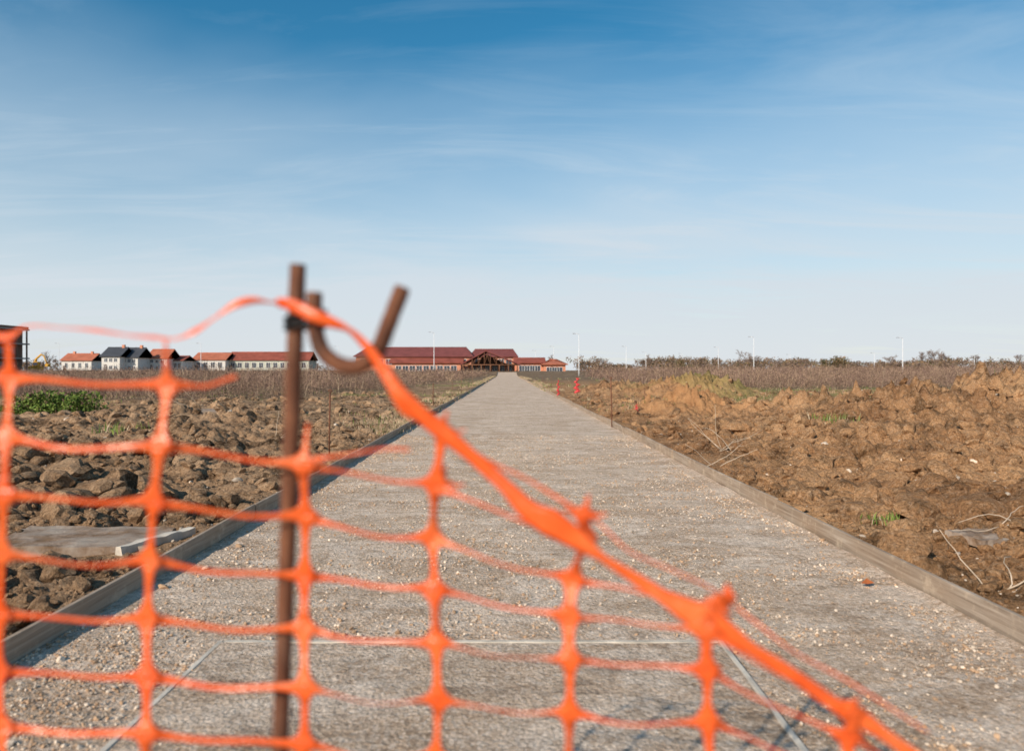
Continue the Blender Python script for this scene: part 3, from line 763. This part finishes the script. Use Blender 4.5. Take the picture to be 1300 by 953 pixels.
V=[(xa,dd,ze),(xm,dd,zr),(xb,dd,ze),(xa,dd+16,ze),(xm,dd+16,zr),(xb,dd+16,ze)]
V+=[(p[0],p[1],p[2]+.3) for p in V]
poly("canopy_roof",V,[(0,1,4,3),(1,2,5,4),(6,9,10,7),(7,10,11,8),(0,6,7,1),(1,7,8,2),(3,4,10,9),(4,5,11,10),(0,3,9,6),(2,8,11,5)],M_roofp,B)
poly("canopy_infill",[(xa+2.5,dd+5,ze-.1),(xm,dd+5,zr-.7),(xb-2.5,dd+5,ze-.1)],[(0,1,2)],M_timb,B)
M_beam=simple("light_timber",(.20,.095,.055),.8,.2,2)
for yy in(dd+.15,dd+4):
    tube("tie_beam",[(xa+.5,yy,ze+.1),(xb-.5,yy,ze+.1)],.14,M_beam,B,6)
    for k in range(1,10):
        t=k/10;xx=xa+(xb-xa)*t
        zt=ze+(zr-ze)*((xx-xa)/(xm-xa) if xx<xm else (xb-xx)/(xb-xm))-.15
        tube("web",[(xx,yy,ze+.1),(xx,yy,zt)],.08,M_beam,B,6)
        tube("brace",[(xx,yy,ze+.1),(xx+(1 if xx<xm else -1)*.9,yy,zt)],.06,M_beam,B,6)
    for k in range(7):
        xx=xa+.8+(xb-xa-1.6)*k/6;tube("column",[(xx,yy,G0-.6),(xx,yy,ze+.1)],.13,M_beam,B,8)
box("entrance_wall",xa+1.5,xb-1.5,dd+8,dd+8.3,G0-.5,ze,M_brick,B)
wins(B,xa+2,xb-2,6,dd+8,G0+.3,G0+2.0,1.3)
house("rendered_bungalow",289,392,225,457.5,447,M_ren,M_roof,11,9,0,1,1.2,chim=0)
house("rendered_bungalow",245,286,222,457,448,M_white,M_roofo,4,9,0,1,1.2,chim=0)
house("white_house",129,152,200,453,441,M_white,M_slate,3,8,0,2,.8,chim=1)
house("white_house",153,175,203,454,441.5,M_white,M_slate,3,8,0,2,.8,chim=1)
house("white_house",187,212,210,455,443.5,M_white,M_roofo,3,8,0,2,.8,chim=0)
house("white_house",213,232,214,458,452,M_white,M_roof,3,8,0,1,.8,chim=0)
house("white_house",78,116,240,458,449,M_white,M_roofo,4,8,0,1,.9,chim=2)
house("white_house",-60,-10,232,457,445,M_white,M_roofo,5,8,0,2,.9,chim=2)
A=empty("apartment_block");dd=140;x0=Xp(-190,dd);x1=Xp(37,152);zt=Zp(416,146);n_f=3;fh=(zt-G0)/n_f
box("core",x0,x1-1.4,dd,dd+12,-.3,zt-.3,M_blk,A)
for f_ in range(n_f+1):
    z=G0+fh*f_-.12
    box("floor_slab",x0-.3,x1,dd-1.2,dd+12.2,z-.15,z+.15,M_band,A)
for f_ in range(n_f):
    wins(A,x0,x1-1.6,8,dd,G0+fh*f_+.7,G0+fh*f_+2.1,1.5)
    for k in range(9):
        xx=x0+.2+(x1-.4-x0)*k/8;box("pillar",xx-.12,xx+.12,dd-1.1,dd-.86,G0+fh*f_+.035,G0+fh*(f_+1)-.275,M_blk,A)
    for k in range(1,5):
        yy=dd-1+12.6*k/4;box("pillar",x1-.36,x1-.12,yy-.12,yy+.12,G0+fh*f_+.035,G0+fh*(f_+1)-.275,M_blk,A)
        if k<4:
            box("side_window",x1-1.43,x1-1.36,yy-.3,yy+1.3,G0+fh*f_+.8,G0+fh*f_+2.1,M_glass,A)
box("parapet",x0-.2,x1-.1,dd-1,dd+12,zt+.035,zt+.5,M_blk,A)
E=empty("excavator");M_yel=simple("yellow_paint",(.62,.33,.04),.6,.25,1,0,.3);M_trk=simple("track_rubber",(.03,.03,.03),.8)
dd=165;ex=Xp(46,dd);z0=.35
for s in(-1,1):
    box("track",ex-1.6,ex+1.6,dd+s*.95-.25,dd+s*.95+.25,z0,z0+.75,M_trk,E,.2)
box("turret",ex-1.3,ex+1.1,dd-1.1,dd+1.1,z0+.9,z0+1.9,M_yel,E,.12)
box("cab",ex-.1,ex+1.1,dd-1.15,dd-.15,z0+1.85,z0+2.95,M_yel,E,.08);box("cab_glass",ex+0,ex+1.0,dd-1.18,dd-1.1,z0+2.1,z0+2.8,M_glass,E)
tube("boom",[(ex-.9,dd+.3,z0+1.7),(ex-.2,dd+.3,z0+3.6),(ex+.9,dd+.3,z0+4.6),(ex+1.7,dd+.3,z0+4.3)],[.22,.24,.21,.16],M_yel,E,8)
tube("dipper",[(ex+1.5,dd+.3,z0+4.5),(ex+2.3,dd+.3,z0+2.4)],[.16,.12],M_yel,E,8)
ex-=.6
poly("bucket",[(ex+2.8,dd-.2,z0+2.5),(ex+3.5,dd-.2,z0+2.4),(ex+3.3,dd-.2,z0+1.8),(ex+2.7,dd-.2,z0+1.9),(ex+2.8,dd+.8,z0+2.5),(ex+3.5,dd+.8,z0+2.4),(ex+3.3,dd+.8,z0+1.8),(ex+2.7,dd+.8,z0+1.9)],[(0,1,2,3),(4,7,6,5),(0,4,5,1),(1,5,6,2),(2,6,7,3)],M_yel,E)
# ---------------------------------------------------------------- light, sky, camera
EL=math.radians(29); AZ=math.radians(216)
sd=Vector((math.sin(AZ)*math.cos(EL),math.cos(AZ)*math.cos(EL),math.sin(EL)))
sl=bpy.data.lights.new("sun",'SUN');sl.energy=5.0;sl.angle=math.radians(.53);sl.color=(1,.89,.75)
so=bpy.data.objects.new("sun",sl);S.collection.objects.link(so);so.rotation_euler=(-sd).to_track_quat('-Z','Y').to_euler()
w=bpy.data.worlds.new("World");S.world=w;w.use_nodes=True;nt=w.node_tree
bg=nt.nodes["Background"];bg.inputs[1].default_value=.125
sk=nt.nodes.new("ShaderNodeTexSky");sk.sky_type='NISHITA';sk.sun_disc=False;sk.sun_elevation=EL;sk.sun_rotation=AZ
sk.air_density=1.0;sk.dust_density=.5;sk.ozone_density=1.6
tc=nt.nodes.new("ShaderNodeTexCoord");sep=nt.nodes.new("ShaderNodeSeparateXYZ");nt.links.new(tc.outputs["Generated"],sep.inputs[0])
def wm_(op,a,b_=0.0):
    q=nt.nodes.new("ShaderNodeMath");q.operation=op
    for i,v in enumerate((a,b_)):
        if isinstance(v,(int,float)):q.inputs[i].default_value=v
        else:nt.links.new(v,q.inputs[i])
    return q.outputs[0]
zz=wm_('MAXIMUM',wm_('ADD',sep.outputs[2],.12),.02)
cb=nt.nodes.new("ShaderNodeCombineXYZ");nt.links.new(wm_('DIVIDE',sep.outputs[0],zz),cb.inputs[0]);nt.links.new(wm_('DIVIDE',sep.outputs[1],zz),cb.inputs[1])
def wnoise(scale,rot,sc,det,rough,dist):
    mp=nt.nodes.new("ShaderNodeMapping");mp.inputs["Rotation"].default_value=(0,0,rot);mp.inputs["Scale"].default_value=scale;nt.links.new(cb.outputs[0],mp.inputs[0])
    no=nt.nodes.new("ShaderNodeTexNoise");no.inputs["Scale"].default_value=sc;no.inputs["Detail"].default_value=det;no.inputs["Roughness"].default_value=rough;no.inputs["Distortion"].default_value=dist;nt.links.new(mp.outputs[0],no.inputs["Vector"]);return no.outputs["Fac"]
def wramp(f,stops):
    rp=nt.nodes.new("ShaderNodeValToRGB");e=rp.color_ramp.elements
    while len(e)<len(stops):e.new(.5)
    for k,(p,c) in enumerate(stops):
        e[k].position=p;e[k].color=(c,c,c,1) if not isinstance(c,tuple) else (*c,1)
    nt.links.new(f,rp.inputs[0]);return rp.outputs[0]
haze=wramp(sep.outputs[2],[(0,.97),(.08,.92),(.18,.72),(.28,.42),(.38,.13),(.46,.0),(.8,0)])
n1=wnoise((.5,.8,1),.3,.8,5,.5,.5);n2=wnoise((.4,1.4,1),.6,1.7,9,.62,1.0)
v1=wramp(n1,[(.3,-.0),(.7,.44)]);v2=wramp(n2,[(.47,0),(.78,.26)])
fac=wm_('MINIMUM',wm_('MAXIMUM',wm_('ADD',wm_('ADD',wm_('SUBTRACT',v1,.20),haze),v2),0.0),.97)
hs=nt.nodes.new("ShaderNodeHueSaturation");hs.inputs["Saturation"].default_value=1.42;hs.inputs["Hue"].default_value=.485;hs.inputs["Value"].default_value=.98;nt.links.new(sk.outputs[0],hs.inputs["Color"])
hzc=nt.nodes.new("ShaderNodeMix");hzc.data_type='RGBA';nt.links.new(wramp(sep.outputs[2],[(0,0),(.35,1)]),hzc.inputs[0]);hzc.inputs[6].default_value=(5.75,6.1,6.4,1);hzc.inputs[7].default_value=(4.4,5.45,6.4,1)
mixn=nt.nodes.new("ShaderNodeMix");mixn.data_type='RGBA';nt.links.new(fac,mixn.inputs[0]);nt.links.new(hs.outputs[0],mixn.inputs[6]);nt.links.new(hzc.outputs[2],mixn.inputs[7])
nt.links.new(mixn.outputs[2],bg.inputs[0])
cam=bpy.data.cameras.new("camera");co=bpy.data.objects.new("camera",cam);S.collection.objects.link(co)
co.location=(0,0,H);co.rotation_euler=(math.radians(90),0,0)
cam.sensor_width=36;cam.lens=36*F/1300;cam.shift_y=-6.5/1300;cam.clip_start=.05;cam.clip_end=6000
cam.dof.use_dof=True;cam.dof.focus_distance=8.0;cam.dof.aperture_fstop=2.1
S.camera=co
S.view_settings.view_transform='Standard';S.view_settings.look='None';S.view_settings.exposure=0
